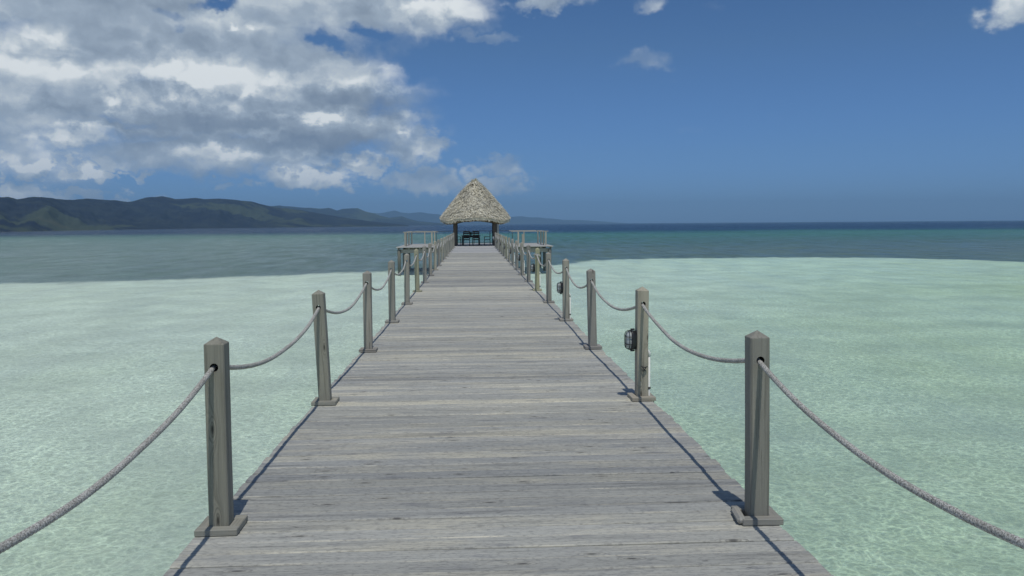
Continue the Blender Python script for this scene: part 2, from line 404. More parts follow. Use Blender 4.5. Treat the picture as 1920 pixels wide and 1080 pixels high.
# water surface: clear, tinted, reflecting the sky; caustic sunlight painted into its transparency as a net
M_WATER, q, out = mat('sea_water')
pos = q.new('ShaderNodeNewGeometry').outputs['Position']
wx, wy, wz = q.sep(pos)
warp = q.vm('SCALE', q.vm('SUBTRACT', q.noise(pos, 1.3, 3, .6, out=1), (.5, .5, .5)), scale=.7)
pw = q.vm('ADD', pos, warp)
warp2 = q.vm('SCALE', q.vm('SUBTRACT', q.noise(pos, 5.5, 3, .6, out=1), (.5, .5, .5)), scale=.22)
pw = q.vm('ADD', pw, warp2)
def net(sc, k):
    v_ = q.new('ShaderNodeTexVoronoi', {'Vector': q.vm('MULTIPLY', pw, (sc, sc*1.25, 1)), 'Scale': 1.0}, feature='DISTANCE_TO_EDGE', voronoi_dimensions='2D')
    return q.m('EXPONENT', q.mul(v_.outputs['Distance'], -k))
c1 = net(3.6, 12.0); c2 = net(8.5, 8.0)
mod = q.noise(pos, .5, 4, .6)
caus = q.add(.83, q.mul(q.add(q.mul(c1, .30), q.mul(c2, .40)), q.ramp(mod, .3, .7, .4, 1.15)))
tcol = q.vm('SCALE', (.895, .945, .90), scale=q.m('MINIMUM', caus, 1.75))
n1 = q.noise(q.comb(q.mul(wx, .8), wy), 3.2, 5, .62); n2 = q.noise(q.comb(q.mul(wx, .45), wy), .9, 4, .6); n3 = q.noise(pos, 15, 3, .6)
hgt = q.add(q.mul(n1, .035), q.add(q.mul(n2, .07), q.mul(n3, .012)))
nb = q.new('ShaderNodeBump', {'Height': hgt, 'Strength': 1.0, 'Distance': 1.0}).outputs[0]
fr = q.new('ShaderNodeFresnel', {'IOR': 1.33, 'Normal': nb}).outputs[0]
st1 = q.noise(q.comb(q.mul(wx, .55), q.mul(wy, .10)), 1.0, 7, .68, dim='2D'); st2 = q.noise(q.comb(q.mul(wx, .02), q.mul(wy, .02)), 1.0, 4, .6, dim='2D')
wind = q.mul(q.ramp(st1, .28, .72, q.ramp(wy, 20, 90, .75, .15), q.ramp(wy, 20, 90, 1.25, 1.95), 'LINEAR'), q.ramp(st2, .3, .7, .8, 1.2, 'LINEAR'))
fr = q.mul(q.m('MINIMUM', q.mul(fr, .8), .22), wind)
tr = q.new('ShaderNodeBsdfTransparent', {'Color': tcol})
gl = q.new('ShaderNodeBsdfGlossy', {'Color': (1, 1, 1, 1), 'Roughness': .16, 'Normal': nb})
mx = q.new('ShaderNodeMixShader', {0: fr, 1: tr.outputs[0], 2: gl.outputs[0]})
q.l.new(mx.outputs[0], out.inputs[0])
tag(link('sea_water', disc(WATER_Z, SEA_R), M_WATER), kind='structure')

# ------------------------------------------------------------------ hills across the bay
M_HILL, q, out = mat('hazed_hill_forest_and_grass')
pos = q.new('ShaderNodeNewGeometry').outputs['Position']
big = q.noise(q.vm('MULTIPLY', pos, (1, 1, 2.2)), .0042, 5, .55, dist=.6); med = q.noise(pos, .03, 6, .65)
hz = q.sep(pos)[2]
col = q.mix(q.ramp(med, .38, .62), (.024, .035, .056), (.038, .052, .064))  # blue haze and cloud shade are mixed into the forest tones
col = q.mix(q.mul(q.ramp(q.add(big, q.mul(q.sub(med, .5), .25)), .53, .60), .85), col, (.068, .09, .070))
col = q.mix(q.mul(q.ramp(big, .64, .70), .5), col, (.10, .11, .08))
principled(q, out, col, 1.0, q.bump(med, .8, 6.0), spec=0.0)

def make_range(name, ridge_px, shore_px, ridge_add, seed, back=300):
    """a range of hills: rows from the shore over the crest and down the far side"""
    rp = [px_azel(x, y) for x, y in ridge_px]; sp = []
    for x, dist in shore_px: sp.append((px_azel(x, 430)[0], dist))
    def interp(t, a):
        if a <= t[0][0]: return t[0][1]
        for (a0, v0), (a1, v1) in zip(t, t[1:]):
            if a <= a1: return v0+(v1-v0)*(a-a0)/(a1-a0)
        return t[-1][1]
    n, mrows = 420, 44
    a0, a1 = rp[0][0], rp[-1][0]
    verts, faces = [], []
    for i in range(n+1):
        a = a0+(a1-a0)*i/n; e = interp(rp, a); ds = interp(sp, a)
        dr = ds+ridge_add*(1+.25*noise.noise(Vector((a*9, seed, 0))))
        H = CAM.z+dr*math.tan(e)-WATER_Z
        jag = noise.fractal(Vector((a*60, seed*3.1, 0)), 1, 2, 5)*.03*H
        H = max(H + jag, .0)
        for j in range(mrows+1):
            s = j/(mrows-8)
            if s <= 1:
                d_ = ds+(dr-ds)*s
                prof = s**1.15*(1-.12*math.sin(s*math.pi))
                x_, y_ = math.sin(a)*d_, math.cos(a)*d_
                sc = 1/ridge_add
                spur = noise.fractal(Vector((a*26+.6*noise.noise(Vector((x_*sc*2, y_*sc*2, seed))), s*1.2, seed)), .9, 2.1, 6)
                env = math.sin(min(1, s)*math.pi)**.7
                h = H*(prof + .30*spur*env)
                h = min(h, H*(.25+.75*s**.7)*.99) if s < .98 else h
                h = max(h, .8*s*H*.25+.3)
                if j == 0: h = -.3
            else:
                d_ = dr+back*(s-1)*4; h = H*(1-(s-1)*1.2)
                x_, y_ = math.sin(a)*d_, math.cos(a)*d_
            verts.append((x_, y_, WATER_Z+h))
    for i in range(n):
        for j in range(mrows):
            k = i*(mrows+1)+j
            faces.append((k, k+1, k+mrows+2, k+mrows+1))
    me = bpy.data.meshes.new(name); me.from_pydata(verts, [], faces)
    for p_ in me.polygons: p_.use_smooth = True
    o = link(name, me, M_HILL); tag(o, kind='structure'); return o
z5 = lambda L: [(x/2.743, 340+y/2.743) for x, y in L]
z1 = lambda L: [(700+x/5.047, 320+y/5.047) for x, y in L]
near = [(-700, 380), (-500, 372), (-300, 366), (-140, 370)] + z5([(0, 85), (40, 82), (90, 92), (150, 85), (220, 82), (300, 92), (390, 95), (440, 90), (520, 93), (600, 100), (660, 105),
        (720, 90), (780, 80), (830, 77), (870, 85), (900, 90), (1000, 88), (1100, 90), (1200, 92), (1290, 102), (1350, 118), (1400, 130), (1500, 142), (1600, 158), (1740, 182), (1900, 205), (2100, 226)])
make_range('near_hills', near, [(-700, 500), (0, 690), (350, 1150), (760, 1500)], 420, 3)
mid = z5([(1150, 150), (1300, 125), (1400, 128), (1440, 125), (1520, 132), (1600, 137), (1640, 142), (1690, 137), (1730, 150), (1760, 143), (1840, 138), (1880, 155), (1920, 163)]) + \
      z1([(60, 425), (150, 445), (270, 430), (330, 455), (420, 478), (560, 490), (700, 505)])
make_range('middle_hills', mid, [(400, 2300), (840, 2600)], 700, 8)
far = [(560, 405), (620, 397)] + z1([(-150, 400), (0, 400), (60, 405), (150, 385), (200, 378), (260, 395), (350, 402), (440, 390), (520, 405), (600, 412), (680, 425), (900, 440), (1200, 440), (1310, 437), (1400, 430), (1480, 441),
      (1560, 441), (1640, 451), (1720, 455), (1800, 466), (1918, 466), (2100, 476), (2300, 490), (2400, 497)])
make_range('far_hills', far, [(560, 5200), (1180, 7000)], 900, 15)

# ------------------------------------------------------------------ haze
HAZE_DENSITY = 2.0e-4
hb = link('haze', box((0, 0, 100-1.5), (2*SEA_R+400, 2*SEA_R+400, 205)), None)
tag(hb, kind='stuff')
M_HAZE, q, out = mat('thin_sea_haze')
vol = q.new('ShaderNodeVolumePrincipled', {'Color': (.40, .70, 1.0, 1), 'Density': HAZE_DENSITY})
q.l.new(vol.outputs[0], out.inputs['Volume'])
hb.data.materials.append(M_HAZE)

# ------------------------------------------------------------------ pier
HALF = 1.575; POSTX = 1.475; PITCHP = .1432; PT = .035
pier = thing('pier', 'long weathered grey plank pier leading out over the turquoise shallows', 'pier', (0, 0, 0))
def plank_mesh(seed, segs=9, jag=.0022):
    rnd = random.Random(seed); bm = bmesh.new()
    w = PITCHP-.0065-rnd.random()*.004; L = HALF*2
    e0, e1 = (rnd.random()-.5)*.02, (rnd.random()-.5)*.02
    cup = rnd.uniform(-.0015, .0025)
    rows = []
    for i in range(segs+1):
        x = -L/2+e0+(L+e1-e0)*i/segs
        ja, jb = (rnd.random()-.5)*2*jag, (rnd.random()-.5)*2*jag
        zc = noise.noise(Vector((x*.9, seed*3.3, 0)))*.0035
        ya, yb_ = -w/2+ja, w/2+jb; bv = .006
        rows.append([bm.verts.new((x, y_, z_+zc)) for y_, z_ in
                     ((ya, -PT), (ya, -bv), (ya+bv, 0), (0, cup), (yb_-bv, 0), (yb_, -bv), (yb_, -PT))])
    for A, B in zip(rows, rows[1:]):
        for k in range(6): bm.faces.new((A[k], A[k+1], B[k+1], B[k]))
    bm.faces.new(rows[0]); bm.faces.new(rows[-1][::-1])
    return fin(bm)
pl_meshes = [plank_mesh(s) for s in range(14)]
for me in pl_meshes: me.materials.append(M_DECK)
NEAR_Y = 3.1
for i in range(300):
    me = random.choice(pl_meshes)  # shared meshes, each board turned and set a little differently
    o = link('plank', me, None, pier, (random.uniform(-.008, .008), NEAR_Y+PITCHP*(i+.5), random.uniform(-.003, .003)),
             (random.uniform(-.008, .008), random.uniform(-.0006, .0006), random.choice((0, math.pi))+random.uniform(-.0008, .0008)))
    t = random.random(); yk = NEAR_Y+PITCHP*(i+.5)
    wave = noise.fractal(Vector((yk*.75, 3.7, 0)), 1, 2, 3)          # stretches of deck weathered alike
    k = random.uniform(.95, 1.05)*(1+.30*wave)
    wv = .035*wave+random.uniform(-.02, .02)
    o.color = (k*(1+wv), k*(1+wv*.5), k*(1-wv), 1)
END_Y = 58.6
def plank_field(bm, x0, x1, y0, y1, z=0):
    n = int(round((y1-y0)/PITCHP)); st = (y1-y0)/n
    for i in range(n):
        add_box(bm, ((x0+x1)/2+random.uniform(-.006, .006), y0+st*(i+.5), z-PT/2+random.uniform(-.002, .002)), (x1-x0, st-.006, PT))
M_DECKFAR, q, out = mat('weathered_deck_wood_joined')
geo = q.new('ShaderNodeNewGeometry'); ri = geo.outputs['Random Per Island']
n1 = q.noise(q.vm('MULTIPLY', geo.outputs['Position'], (1.2, 9, 9)), 1, 5, .6)
col = q.cramp(ri, [(0, (.33, .33, .32)), (.3, (.43, .43, .42)), (.8, (.50, .50, .47)), (1, (.60, .58, .52))])
col = q.mix(q.mul(q.ramp(n1, .5, .3), .4), col, (.2, .21, .23))
principled(q, out, col, .85, None, spec=.25)
bm = bmesh.new(); plank_field(bm, -HALF, HALF, NEAR_Y+300*PITCHP, END_Y-.02)
plank_field(bm, -HALF, HALF, -4.0, NEAR_Y)
me = fin(bm); tag(link('planks', me, M_DECKFAR, pier), kind='stuff')
beam_me = box((0, 0, 0), (62, .07, .2), None, .006); beam_me.materials.append(M_BEAM)
for x in (-1.25, 0, 1.25):
    link('stringer', beam_me, None, pier, (x, 27, -PT-.105), (0, 0, R(90)))
pile_me = tube([(0, 0, -2.2), (0, 0, -1), (0, 0, -.43)], .11, 12); pile_me.materials.append(M_PILE)
cap_me = box((0, 0, 0), (2.9, .16, .18), None, .006); cap_me.materials.append(M_BEAM)
for k in range(-1, 18):
    y = 4.37+3.05*k
    for x in (-1.25, 1.25): link('pile', pile_me, None, pier, (x, y, 0))
    link('crossbeam', cap_me, None, pier, (0, y, -PT-.3))

# ------------------------------------------------------------------ rail posts
PW = .106; PH = 1.02; HOLE_Z = .90
def post_mesh(seed):
    rnd = random.Random(seed); bm = bmesh.new(); h = PW/2
    segs = 8; rows = []
    for i in range(segs+1):
        z = .0+PH*i/segs; cx, cy = noise.noise(Vector((z*1.2, seed, 0)))*.002, noise.noise(Vector((z*1.2, seed, 9)))*.002
        c = .006+rnd.random()*.002
        ring = []
        for sx_, sy_ in ((1, -1), (1, 1), (-1, 1), (-1, -1)):
            a = (sx_*h, sy_*(h-c)); b_ = (sx_*(h-c), sy_*h)
            pr = (a, b_) if sx_*sy_ > 0 else (b_, a)
            for q_ in pr: ring.append(bm.verts.new((q_[0]+cx, q_[1]+cy, z)))
        rows.append(ring)
    for A, B in zip(rows, rows[1:]):
        for k in range(8): bm.faces.new((A[k], A[(k+1) % 8], B[(k+1) % 8], B[k]))
    top = rows[-1]
    ring2 = [bm.verts.new((v.co.x*.97, v.co.y*.97, PH+.004)) for v in top]
    for k in range(8): bm.faces.new((top[k], top[(k+1) % 8], ring2[(k+1) % 8], ring2[k]))
    ap = bm.verts.new((rnd.uniform(-.004, .004), rnd.uniform(-.004, .004), PH+.036+rnd.random()*.006))
    for k in range(8): bm.faces.new((ring2[k], ring2[(k+1) % 8], ap))
    bm.faces.new(rows[0][::-1])
    me = fin(bm)
    # drilled rope hole
    me.materials.append(M_POST); me.materials.append(M_DARKIN)
    o = bpy.data.objects.new('tmp_post', me); COL.objects.link(o)
    bc = bmesh.new(); add_tube(bc, [(0, -.3, HOLE_Z), (0, .3, HOLE_Z)], .0225, 14)
    mc = fin(bc); mc.materials.append(M_POST); mc.materials.append(M_DARKIN)
    for p_ in mc.polygons: p_.material_index = 1
    oc_ = bpy.data.objects.new('tmp_cut', mc); COL.objects.link(oc_)
    md = o.modifiers.new('b', 'BOOLEAN'); md.object = oc_; md.operation = 'DIFFERENCE'; md.solver = 'EXACT'
    dg = bpy.context.evaluated_depsgraph_get(); ev = o.evaluated_get(dg)
    res = bpy.data.meshes.new_from_object(ev)
    bpy.data.objects.remove(o); bpy.data.objects.remove(oc_)
    return res
posts_me = [post_mesh(s) for s in range(4)]
# collar of four trim boards round the foot, mitred look: two long, two butted between
CO = .112; CT = .036
long_me = box((0, 0, 0), (2*CO, CO-PW/2-.002, CT), None, .004); long_me.materials.append(M_TRIM)
short_me = box((0, 0, 0), (PW+.001, CO-PW/2-.002, CT), None, .004); short_me.materials.append(M_TRIM)
cc = (CO+PW/2)/2
def make_post(x, y, lean, label, tone, seed, group):
    rnd = random.Random(seed*77+5)
    t = thing('rail_post', label, 'post', (x, y, 0), (0, 0, rnd.uniform(-.03, .03)), group)
    sh = link('post_shaft', posts_me[seed % 4], None, t, (0, 0, .001), (rnd.uniform(-.006, .006), lean, (seed % 2)*math.pi)); sh.color = tone
    for sy_ in (-1, 1):
        o = link('collar_board', long_me, None, t, (0, sy_*cc, CT/2+.002), (0, 0, rnd.uniform(-.01, .01))); o.color = tone
    for sx_ in (-1, 1):
        if x > 0 and sx_ < 0 and abs(y-4.25) < .5:      # the worn, rounded trim board by the walkway
            o = link('collar_board', box((0, 0, 0), (PW+.075, .052, CT+.004), None, .014), M_TRIM, t, (-cc-.022, -.012, CT/2+.006), (R(4), 0, R(84)))
            o['label'] = 'worn rounded trim board lifting off the post foot'; continue
        o = link('collar_board', short_me, None, t, (sx_*cc, 0, CT/2+.001), (0, 0, R(90))); o.color = tone
    # where the rope hole ends up
    return t, Vector((x+math.sin(lean)*HOLE_Z, y, HOLE_Z))
ORD = ['nearest', 'second', 'third', 'fourth', 'fifth', 'sixth', 'seventh', 'eighth', 'ninth', 'tenth', 'eleventh', 'twelfth', 'thirteenth', 'fourteenth', 'fifteenth', 'sixteenth', 'seventeenth', 'last']
lean_l = {0: -.008, 1: -.036, 2: -.004, 3: .004, 4: -.012}
lean_r = {0: -.014, 1: -.002, 2: -.024, 3: .004, 4: -.01}
tones = {('L', 5): (1.12, 1.13, .92, 1), ('R', 5): (1.2, 1.22, .92, 1), ('R', 11): (1.1, 1.1, .95, 1), ('L', 8): (1.1, 1.08, 1.0, 1), ('R', 1): (1.12, 1.08, 1.0, 1)}
holes = {'L': [], 'R': []}
for side, xs, y0, leans in (('L', -POSTX, 4.30, lean_l), ('R', POSTX, 4.25, lean_r)):
    nm = 'left' if side == 'L' else 'right'
    for k in range(-2, 18):
        rnd = random.Random(k*31+(7 if side == 'L' else 90))
        ln = leans.get(k, rnd.uniform(-.012, .012))
        f = rnd.uniform(.9, 1.1); tone = tones.get((side, k), (f, f*rnd.uniform(.98, 1.01), f*rnd.uniform(.94, 1.02), 1))
        lamp = side == 'R' and k % 2 == 1
        if k < 0: lab = 'weathered square post on the %s edge of the pier, %s the camera' % (nm, 'beside' if k == -1 else 'behind')
        elif k == 0: lab = 'nearest and largest pointed wooden post on the %s edge of the pier' % nm
        elif k == 17: lab = 'last wooden rail post on the %s edge, right before the thatched pavilion' % nm
        else:
            ex = ' with a caged lamp and white pipe' if lamp else {('L', 1): ' leaning outward', ('L', 5): ' of yellowish wood'}.get((side, k), '')
            lab = '%s rail post from the front, %s pier edge%s' % (ORD[k], nm, ex)
        t, hp = make_post(xs, y0+3.06*k+rnd.uniform(-.02, .02), ln, lab, tone, k+3+(5 if side == 'R' else 0), 'rope rail posts along the %s edge of the pier' % nm)
        holes[side].append((k, hp, t))

# ------------------------------------------------------------------ ropes
def rope_mesh(sag, seed, rings=230, seg=15):
    L = 3.05; bm = bmesh.new(); pts = []; rnd = random.Random(seed); ph = rnd.random()*9
    tw = 2*math.pi/.062
    prev = None; rr = []
    for i in range(rings+1):
        t = i/rings; y = (t-.5)*L
        z = -sag*(1-(2*t-1)**2) + .006*noise.noise(Vector((t*5, seed, 1)))*math.sin(t*math.pi)
        x = .014*noise.noise(Vector((t*3, seed, 5)))*math.sin(t*math.pi)
        pts.append(Vector((x, y, z)))
    for i, p_ in enumerate(pts):
        tn = (pts[min(i+1, rings)]-pts[max(i-1, 0)]).normalized()
        a = Vector((1, 0, 0)); a = (a-tn*a.dot(tn)).normalized(); c = tn.cross(a)
        s_ = i/rings*L; ring = []
        for k in range(seg):
            th = 2*math.pi*k/seg
            r_ = .0122+.0026*abs(math.cos(1.5*(th-s_*tw+ph)))
            if seg < 8: r_ = .018
            ring.append(bm.verts.new(p_+(a*math.cos(th)+c*math.sin(th))*r_))
        rr.append(ring)
    for A, B in zip(rr, rr[1:]):
        for k in range(seg): bm.faces.new((A[k], A[(k+1) % seg], B[(k+1) % seg], B[k]))
    bm.faces.new(rr[0][::-1]); bm.faces.new(rr[-1])
    me = fin(bm, True); me.materials.append(M_ROPE); return me
rope_hi = [rope_mesh(s, i, 420) for i, s in enumerate((.185, .20, .175))]
rope_lo = [rope_mesh(s, i+9, 40, 6) for i, s in enumerate((.17, .20, .23, .19))]
for side in 'LR':
    nm = 'left' if side == 'L' else 'right'
    for (k0, a, _), (k1, c, _) in zip(holes[side], holes[side][1:]):
        me = rope_hi[(k0+2) % 3] if k0 < 4 else rope_lo[(k0*3+(side == 'R')) % 4]
        mid_ = (a+c)/2; d_ = c-a
        if k0 == -2: lab = 'grey rope span on the %s edge behind the camera' % nm
        elif k0 == -1: lab = 'thick near rope sweeping out of the %s of the picture to the nearest %s post' % (nm, nm)
        elif k0 == 0: lab = 'sagging grey rope between the nearest and second posts on the %s edge' % nm
        elif k0 == 16: lab = 'short-looking rope between the last two %s posts before the thatched pavilion' % nm
        else: lab = 'sagging pale rope between the %s and %s posts on the %s pier edge' % (ORD[k0], ORD[k1], nm)
        o = link('rope', me, None, None, mid_, (math.atan2(d_.z, d_.y), 0, -math.atan2(d_.x, d_.y)))
        o.scale = (1, d_.length/3.05, 1)
        tag(o, lab, 'rope', 'rope swags between the rail posts')

# ------------------------------------------------------------------ bulkhead lamps and conduits on every second right-hand post
LAMP_S = .92
def lamp_proto():
    t = thing('bulkhead_lamp', 'x', 'lamp', group='caged lamps on the right-hand rail posts')
    # local frame: -X is away from the post, Z up; oval .13 wide (Y) x .19 high (Z)
    def oval(x, ry, rz, n=28, pw=2.6):
        pts = []
        for i in range(n):
            a = 2*math.pi*i/n; c_, s_ = math.cos(a), math.sin(a)
            pts.append(Vector((x, ry*math.copysign(abs(c_)**(2/pw), c_), rz*math.copysign(abs(s_)**(2/pw), s_))))
        return pts
    def loft(secs, cap_end=True):
        bm = bmesh.new(); rings = [[bm.verts.new(p_) for p_ in oval(*s_)] for s_ in secs]
        for A, B in zip(rings, rings[1:]):
            for k in range(len(A)): bm.faces.new((A[k], A[(k+1) % len(A)], B[(k+1) % len(A)], B[k]))
        bm.faces.new(rings[0]); bm.faces.new(rings[-1][::-1]); return fin(bm, True)
    link('housing', loft([(0, .058, .088), (-.03, .060, .090), (-.034, .064, .094), (-.044, .064, .094), (-.046, .056, .086)]), M_BLACK, t)
    link('lamp_glass', loft([(-.044, .050, .078), (-.065, .049, .077), (-.083, .042, .070), (-.090, .028, .054)]), M_LENS, t)
    bm = bmesh.new()
    add_tube(bm, oval(-.066, .055, .085), .0032, 6, True)
    for y_ in (-.024, .024):
        pts = [(-.042, y_, .088), (-.07, y_, .086), (-.092, y_, .074), (-.099, y_, .05), (-.1, y_, 0), (-.099, y_, -.05), (-.092, y_, -.074), (-.07, y_, -.086), (-.042, y_, -.088)]
        add_tube(bm, pts, .0036, 6)
    for z_ in (-.035, .035):
        pts = [(-.042, .06, z_), (-.07, .056, z_), (-.09, .044, z_), (-.099, .02, z_), (-.099, -.02, z_), (-.09, -.044, z_), (-.07, -.056, z_), (-.042, -.06, z_)]
        add_tube(bm, pts, .0036, 6)
    link('wire_guard', fin(bm, True), M_BLACK, t)
    bm = bmesh.new()
    for z_ in (.1, -.1): add_tube(bm, [(-.012, 0, z_), (-.05, 0, z_)], .008, 8)
    link('clamp', fin(bm, True), M_BLACK, t)
    return t
def conduit_proto():
    t = thing('conduit', 'x', 'pipe', group='white conduits on the lamp posts')
    link('pipe', tube([(0, 0, -.62), (0, 0, .40)], .0115, 10), M_PVC, t)
    link('pipe_cap', tube([(0, 0, .39), (0, 0, .42), (-.012, 0, .437), (-.03, 0, .44)], .015, 10), M_PVC, t)
    link('pipe_clip', box((-.003, 0, .09), (.034, .03, .018), None, .002), M_BLACK, t)
    return t
LP = CP = None
for k, hp, t in holes['R']:
    if k < 0 or k % 2 == 0: continue
    a = (hp.x-t.location.x)/HOLE_Z
    loc = (t.location.x-PW/2-.001+a*.56, t.location.y+.005, .56)
    lab = 'black caged bulkhead lamp on the inner face of the %s right-hand post' % ORD[k]
    if k == 1: lab = 'largest black caged lamp, on the second post of the right-hand row'
    if LP is None: LP = lamp_proto(); LP.location = loc; LP['label'] = lab
    else: LP_ = dup_tree(LP, loc, None, lab)
    loc = (t.location.x+PW/2+.014, t.location.y-.02, .02); lab = 'white plastic pipe up the outer face of the %s right-hand post' % ORD[k]
    if CP is None: CP = conduit_proto(); CP.location = loc; CP['label'] = lab
    else: CP_ = dup_tree(CP, loc, None, lab)

# cleat with a knot on the second right post, loose knot on the sixth
k1 = holes['R'][3]
knot = []
for i in range(26):
    a = i/25*2*math.pi*1.0
    knot.append((.018*math.sin(2*a)+.01*math.cos(a), -.014+.008*math.cos(3*a), .022*math.sin(a)+.01*math.sin(3*a)))
me = tube(knot, .0045, 6, True)
o = link('cord_knot', me, M_BLACK, None, (k1[2].location.x+.012, k1[2].location.y-PW/2-.004, .30))
tag(o, 'small dark cord knot on the front of the second right-hand post', 'knot')
k5 = holes['R'][7]
pts = []
for i in range(40):
    a = i/39*2*math.pi*2.2
    pts.append((math.cos(a)*(.075), math.sin(a)*.075, .018*a/6-.01*math.sin(a)))
o = link('rope_wrap', tube(pts, .0135, 7), M_ROPE, None, (k5[2].location.x, k5[2].location.y, .85), (0, .25, 0))
tag(o, 'rope end wrapped around the sixth right-hand post near its top', 'rope')

# ------------------------------------------------------------------ end platform
PX0, PX1, PY0, PY1 = -5.75, 5.8, 58.6, 68.2
plat = thing('end_platform', 'wide plank platform on piles across the far end of the pier', 'platform', (0, 62, 0))
plat_loc = Vector((0, 62, 0))
def pl(name, me, mt, loc=(0, 0, 0), rot=(0, 0, 0)):
    return link(name, me, mt, plat, Vector(loc)-plat_loc, rot)
bm = bmesh.new(); plank_field(bm, PX0, PX1, PY0, PY1); me = fin(bm)
tag(pl('planks', me, M_DECKFAR), kind='stuff')
bmf = box((0, 0, 0), (PX1-PX0-.2, .12, .28), None, .008)
for y in (58.95, 63.3, 67.8): pl('crossbeam', bmf, M_BEAM, (0, y, -.035-.13-.145))
jm = box((0, 0, 0), (9.3, .08, .125), None, .004)
for i in range(15):
    pl('joist', jm, M_BEAM, (PX0+.12+i*(PX1-PX0-.24)/14, 63.35, -.035-.065), (0, 0, R(90)))
pm = tube([(0, 0, -2.3), (0, 0, -1), (0, 0, -.2)], .12, 12)
for x in (-5.55, -1.9, 1.9, 5.55):
    for y in (58.81, 63.16, 67.66): pl('pile', pm, M_PILE, (x, y, -.0))
# railings on the platform, left and right of the pavilion
def rail_run(t, p0, p1, posts, h=1.05, mr=M_RAIL, mp=M_RAILZ, w=.11, tw=.14, name='top_rail'):
    p0, p1 = Vector(p0), Vector(p1); d_ = p1-p0; L = d_.length; ang = math.atan2(d_.y, d_.x); c = (p0+p1)/2
    link(name, box((0, 0, 0), (L, tw, .045), None, .005), mr, t, (c.x, c.y, h+.0225), (0, 0, ang))
    for s in posts:
        p_ = p0+d_*s
        link('baluster_post', box((0, 0, (h-.002)/2), (w, w, h-.002), None, .006), mp, t, (p_.x, p_.y, 0))
lr = thing('platform_railing', 'pale wooden railing on the platform left of the thatched pavilion', 'railing', (0, 0, 0))
rail_run(lr, (-5.4, 60.6, 0), (-2.75, 60.6, 0), (.06, .82))
rail_run(lr, (-5.22, 60.68, -0.0), (-5.22, 67.0, 0), (.12, .5, .97), h=1.048)
rail_run(lr, (-5.1, 67.1, 0), (-3.2, 67.1, 0), (.5, .93), h=1.05, w=.09)
rr_ = thing('platform_railing', 'pale wooden railing on the platform right of the thatched pavilion', 'railing', (0, 0, 0))
rail_run(rr_, (2.75, 60.6, 0), (5.62, 60.6, 0), (.2, .93))
rail_run(rr_, (5.32, 60.68, 0), (5.32, 67.0, 0), (.12, .5, .97), h=1.048)
rail_run(rr_, (2.9, 67.1, 0), (5.2, 67.1, 0), (.55,), h=1.05, w=.09)
o = link('wooden_post', box((0, 0, .42), (.13, .13, .84), None, .008), M_RAILZ, None, (3.72, 61.6, 0))
tag(o, 'short stand-alone post on the platform right of the pavilion, inside the railing', 'post')
o = link('hanging_rope', tube([(0, 0, 0), (.04, -.02, -.2), (.11, -.03, -.42), (.22, -.03, -.62)], .016, 7), M_ROPE, None, (4.78, 60.5, 1.0))
tag(o, 'loose white rope end dangling from the right platform railing', 'rope')
br_ = thing('back_railing', 'thin dark railing across the far side of the platform behind the pavilion', 'railing', (0, 0, 0))
for z_, tk in ((1.07, .03), (.08, .03)): link('rail', box((0, 67.3, z_), (6.6 if z_ > .5 else 5.4, .05, tk)), M_DARKX, br_)
for x in (-3.2, -1.6, 0, 1.6, 3.2): link('baluster_post', box((x, 67.35, .54), (.04, .04, 1.06)), M_DARKZ, br_)

# ------------------------------------------------------------------ thatched pavilion
PC = Vector((.06, 62.0, 0))
pav = thing('thatched_pavilion', 'open pavilion with steep pale thatched roof on dark posts at the end of the pier', 'pavilion', PC)
for x in (-1.53, 1.50):
    for y in (-1.45, 1.7):
        link('pavilion_post', box((0, 0, 1.15), (.27 if x < 0 else .30, .27, 2.3), None, .015), M_DARKZ, pav, (x, y, 0))
for y in (-1.45, 1.7): link('ring_beam', box((0, y, 2.42), (3.7, .2, .22), None, .01), M_DARKX, pav)
for x in (-1.53, 1.5): link('ring_beam', box((0, 0, 0), (3.0, .18, .2), None, .01), M_DARKX, pav, (x, .12, 2.42), (0, 0, R(90)))
link('door_post', box((0, 0, 1.1), (.09, .09, 2.2), None, .005), M_RAILZ, pav, (1.72, -1.55, 0))
tag(link('wall_switch', box((0, 0, 0), (.1, .05, .16), None, .008), M_PVC, pav, (1.36, -1.6, .62)), None)
EZ, AZ = 2.06, 5.04; HWD = 2.62
def roofpt(th, t, off=0.0):
    """th round the roof, t 0 at the eave .. 1 at the top"""
    c_, s_ = math.cos(th), math.sin(th)
    ex = 3.4-1.2*t
    rr0 = 1/((abs(c_)**ex+abs(s_)**ex)**(1/ex))
    w = HWD*((1-t)**.90*.975+.025)+.02*math.sin(t*math.pi*1.0)
    corner = (abs(math.sin(2*th)))**3
    bump_ = .05*noise.noise(Vector((c_*2.2, s_*2.2, t*3)))
    z_ = EZ+(AZ-EZ)*t-(1-t)**6*(.24*corner + .08*noise.noise(Vector((c_*3, s_*3, 4)))) 
    rad = (w+bump_+off)*rr0
    return Vector((rad*c_, rad*s_, z_+off*.4))
bm = bmesh.new(); NT, NH = 72, 22; rings = []
for j in range(NH+1):
    t = j/NH
    rings.append([bm.verts.new(roofpt(2*math.pi*i/NT, t)) for i in range(NT)])
for A, B in zip(rings, rings[1:]):
    for k in range(NT): bm.faces.new((A[k], A[(k+1) % NT], B[(k+1) % NT], B[k]))
inner = [[bm.verts.new(roofpt(2*math.pi*i/NT, 0)@Matrix.Diagonal((s_, s_, 1))+Vector((0, 0, dz))) for i in range(NT)] for s_, dz in ((.985, -.10), (.95, -.20), (.84, -.12), (.5, .85), (.1, 2.1))]
prev = rings[0]
for rg in inner:
    for k in range(NT): bm.faces.new((rg[k], rg[(k+1) % NT], prev[(k+1) % NT], prev[k]))
    prev = rg
bm.faces.new(rings[-1]); bm.faces.new(inner[-1][::-1])
roof = link('roof', fin(bm, True), M_THATCHIN, pav)
verts, faces = [], []
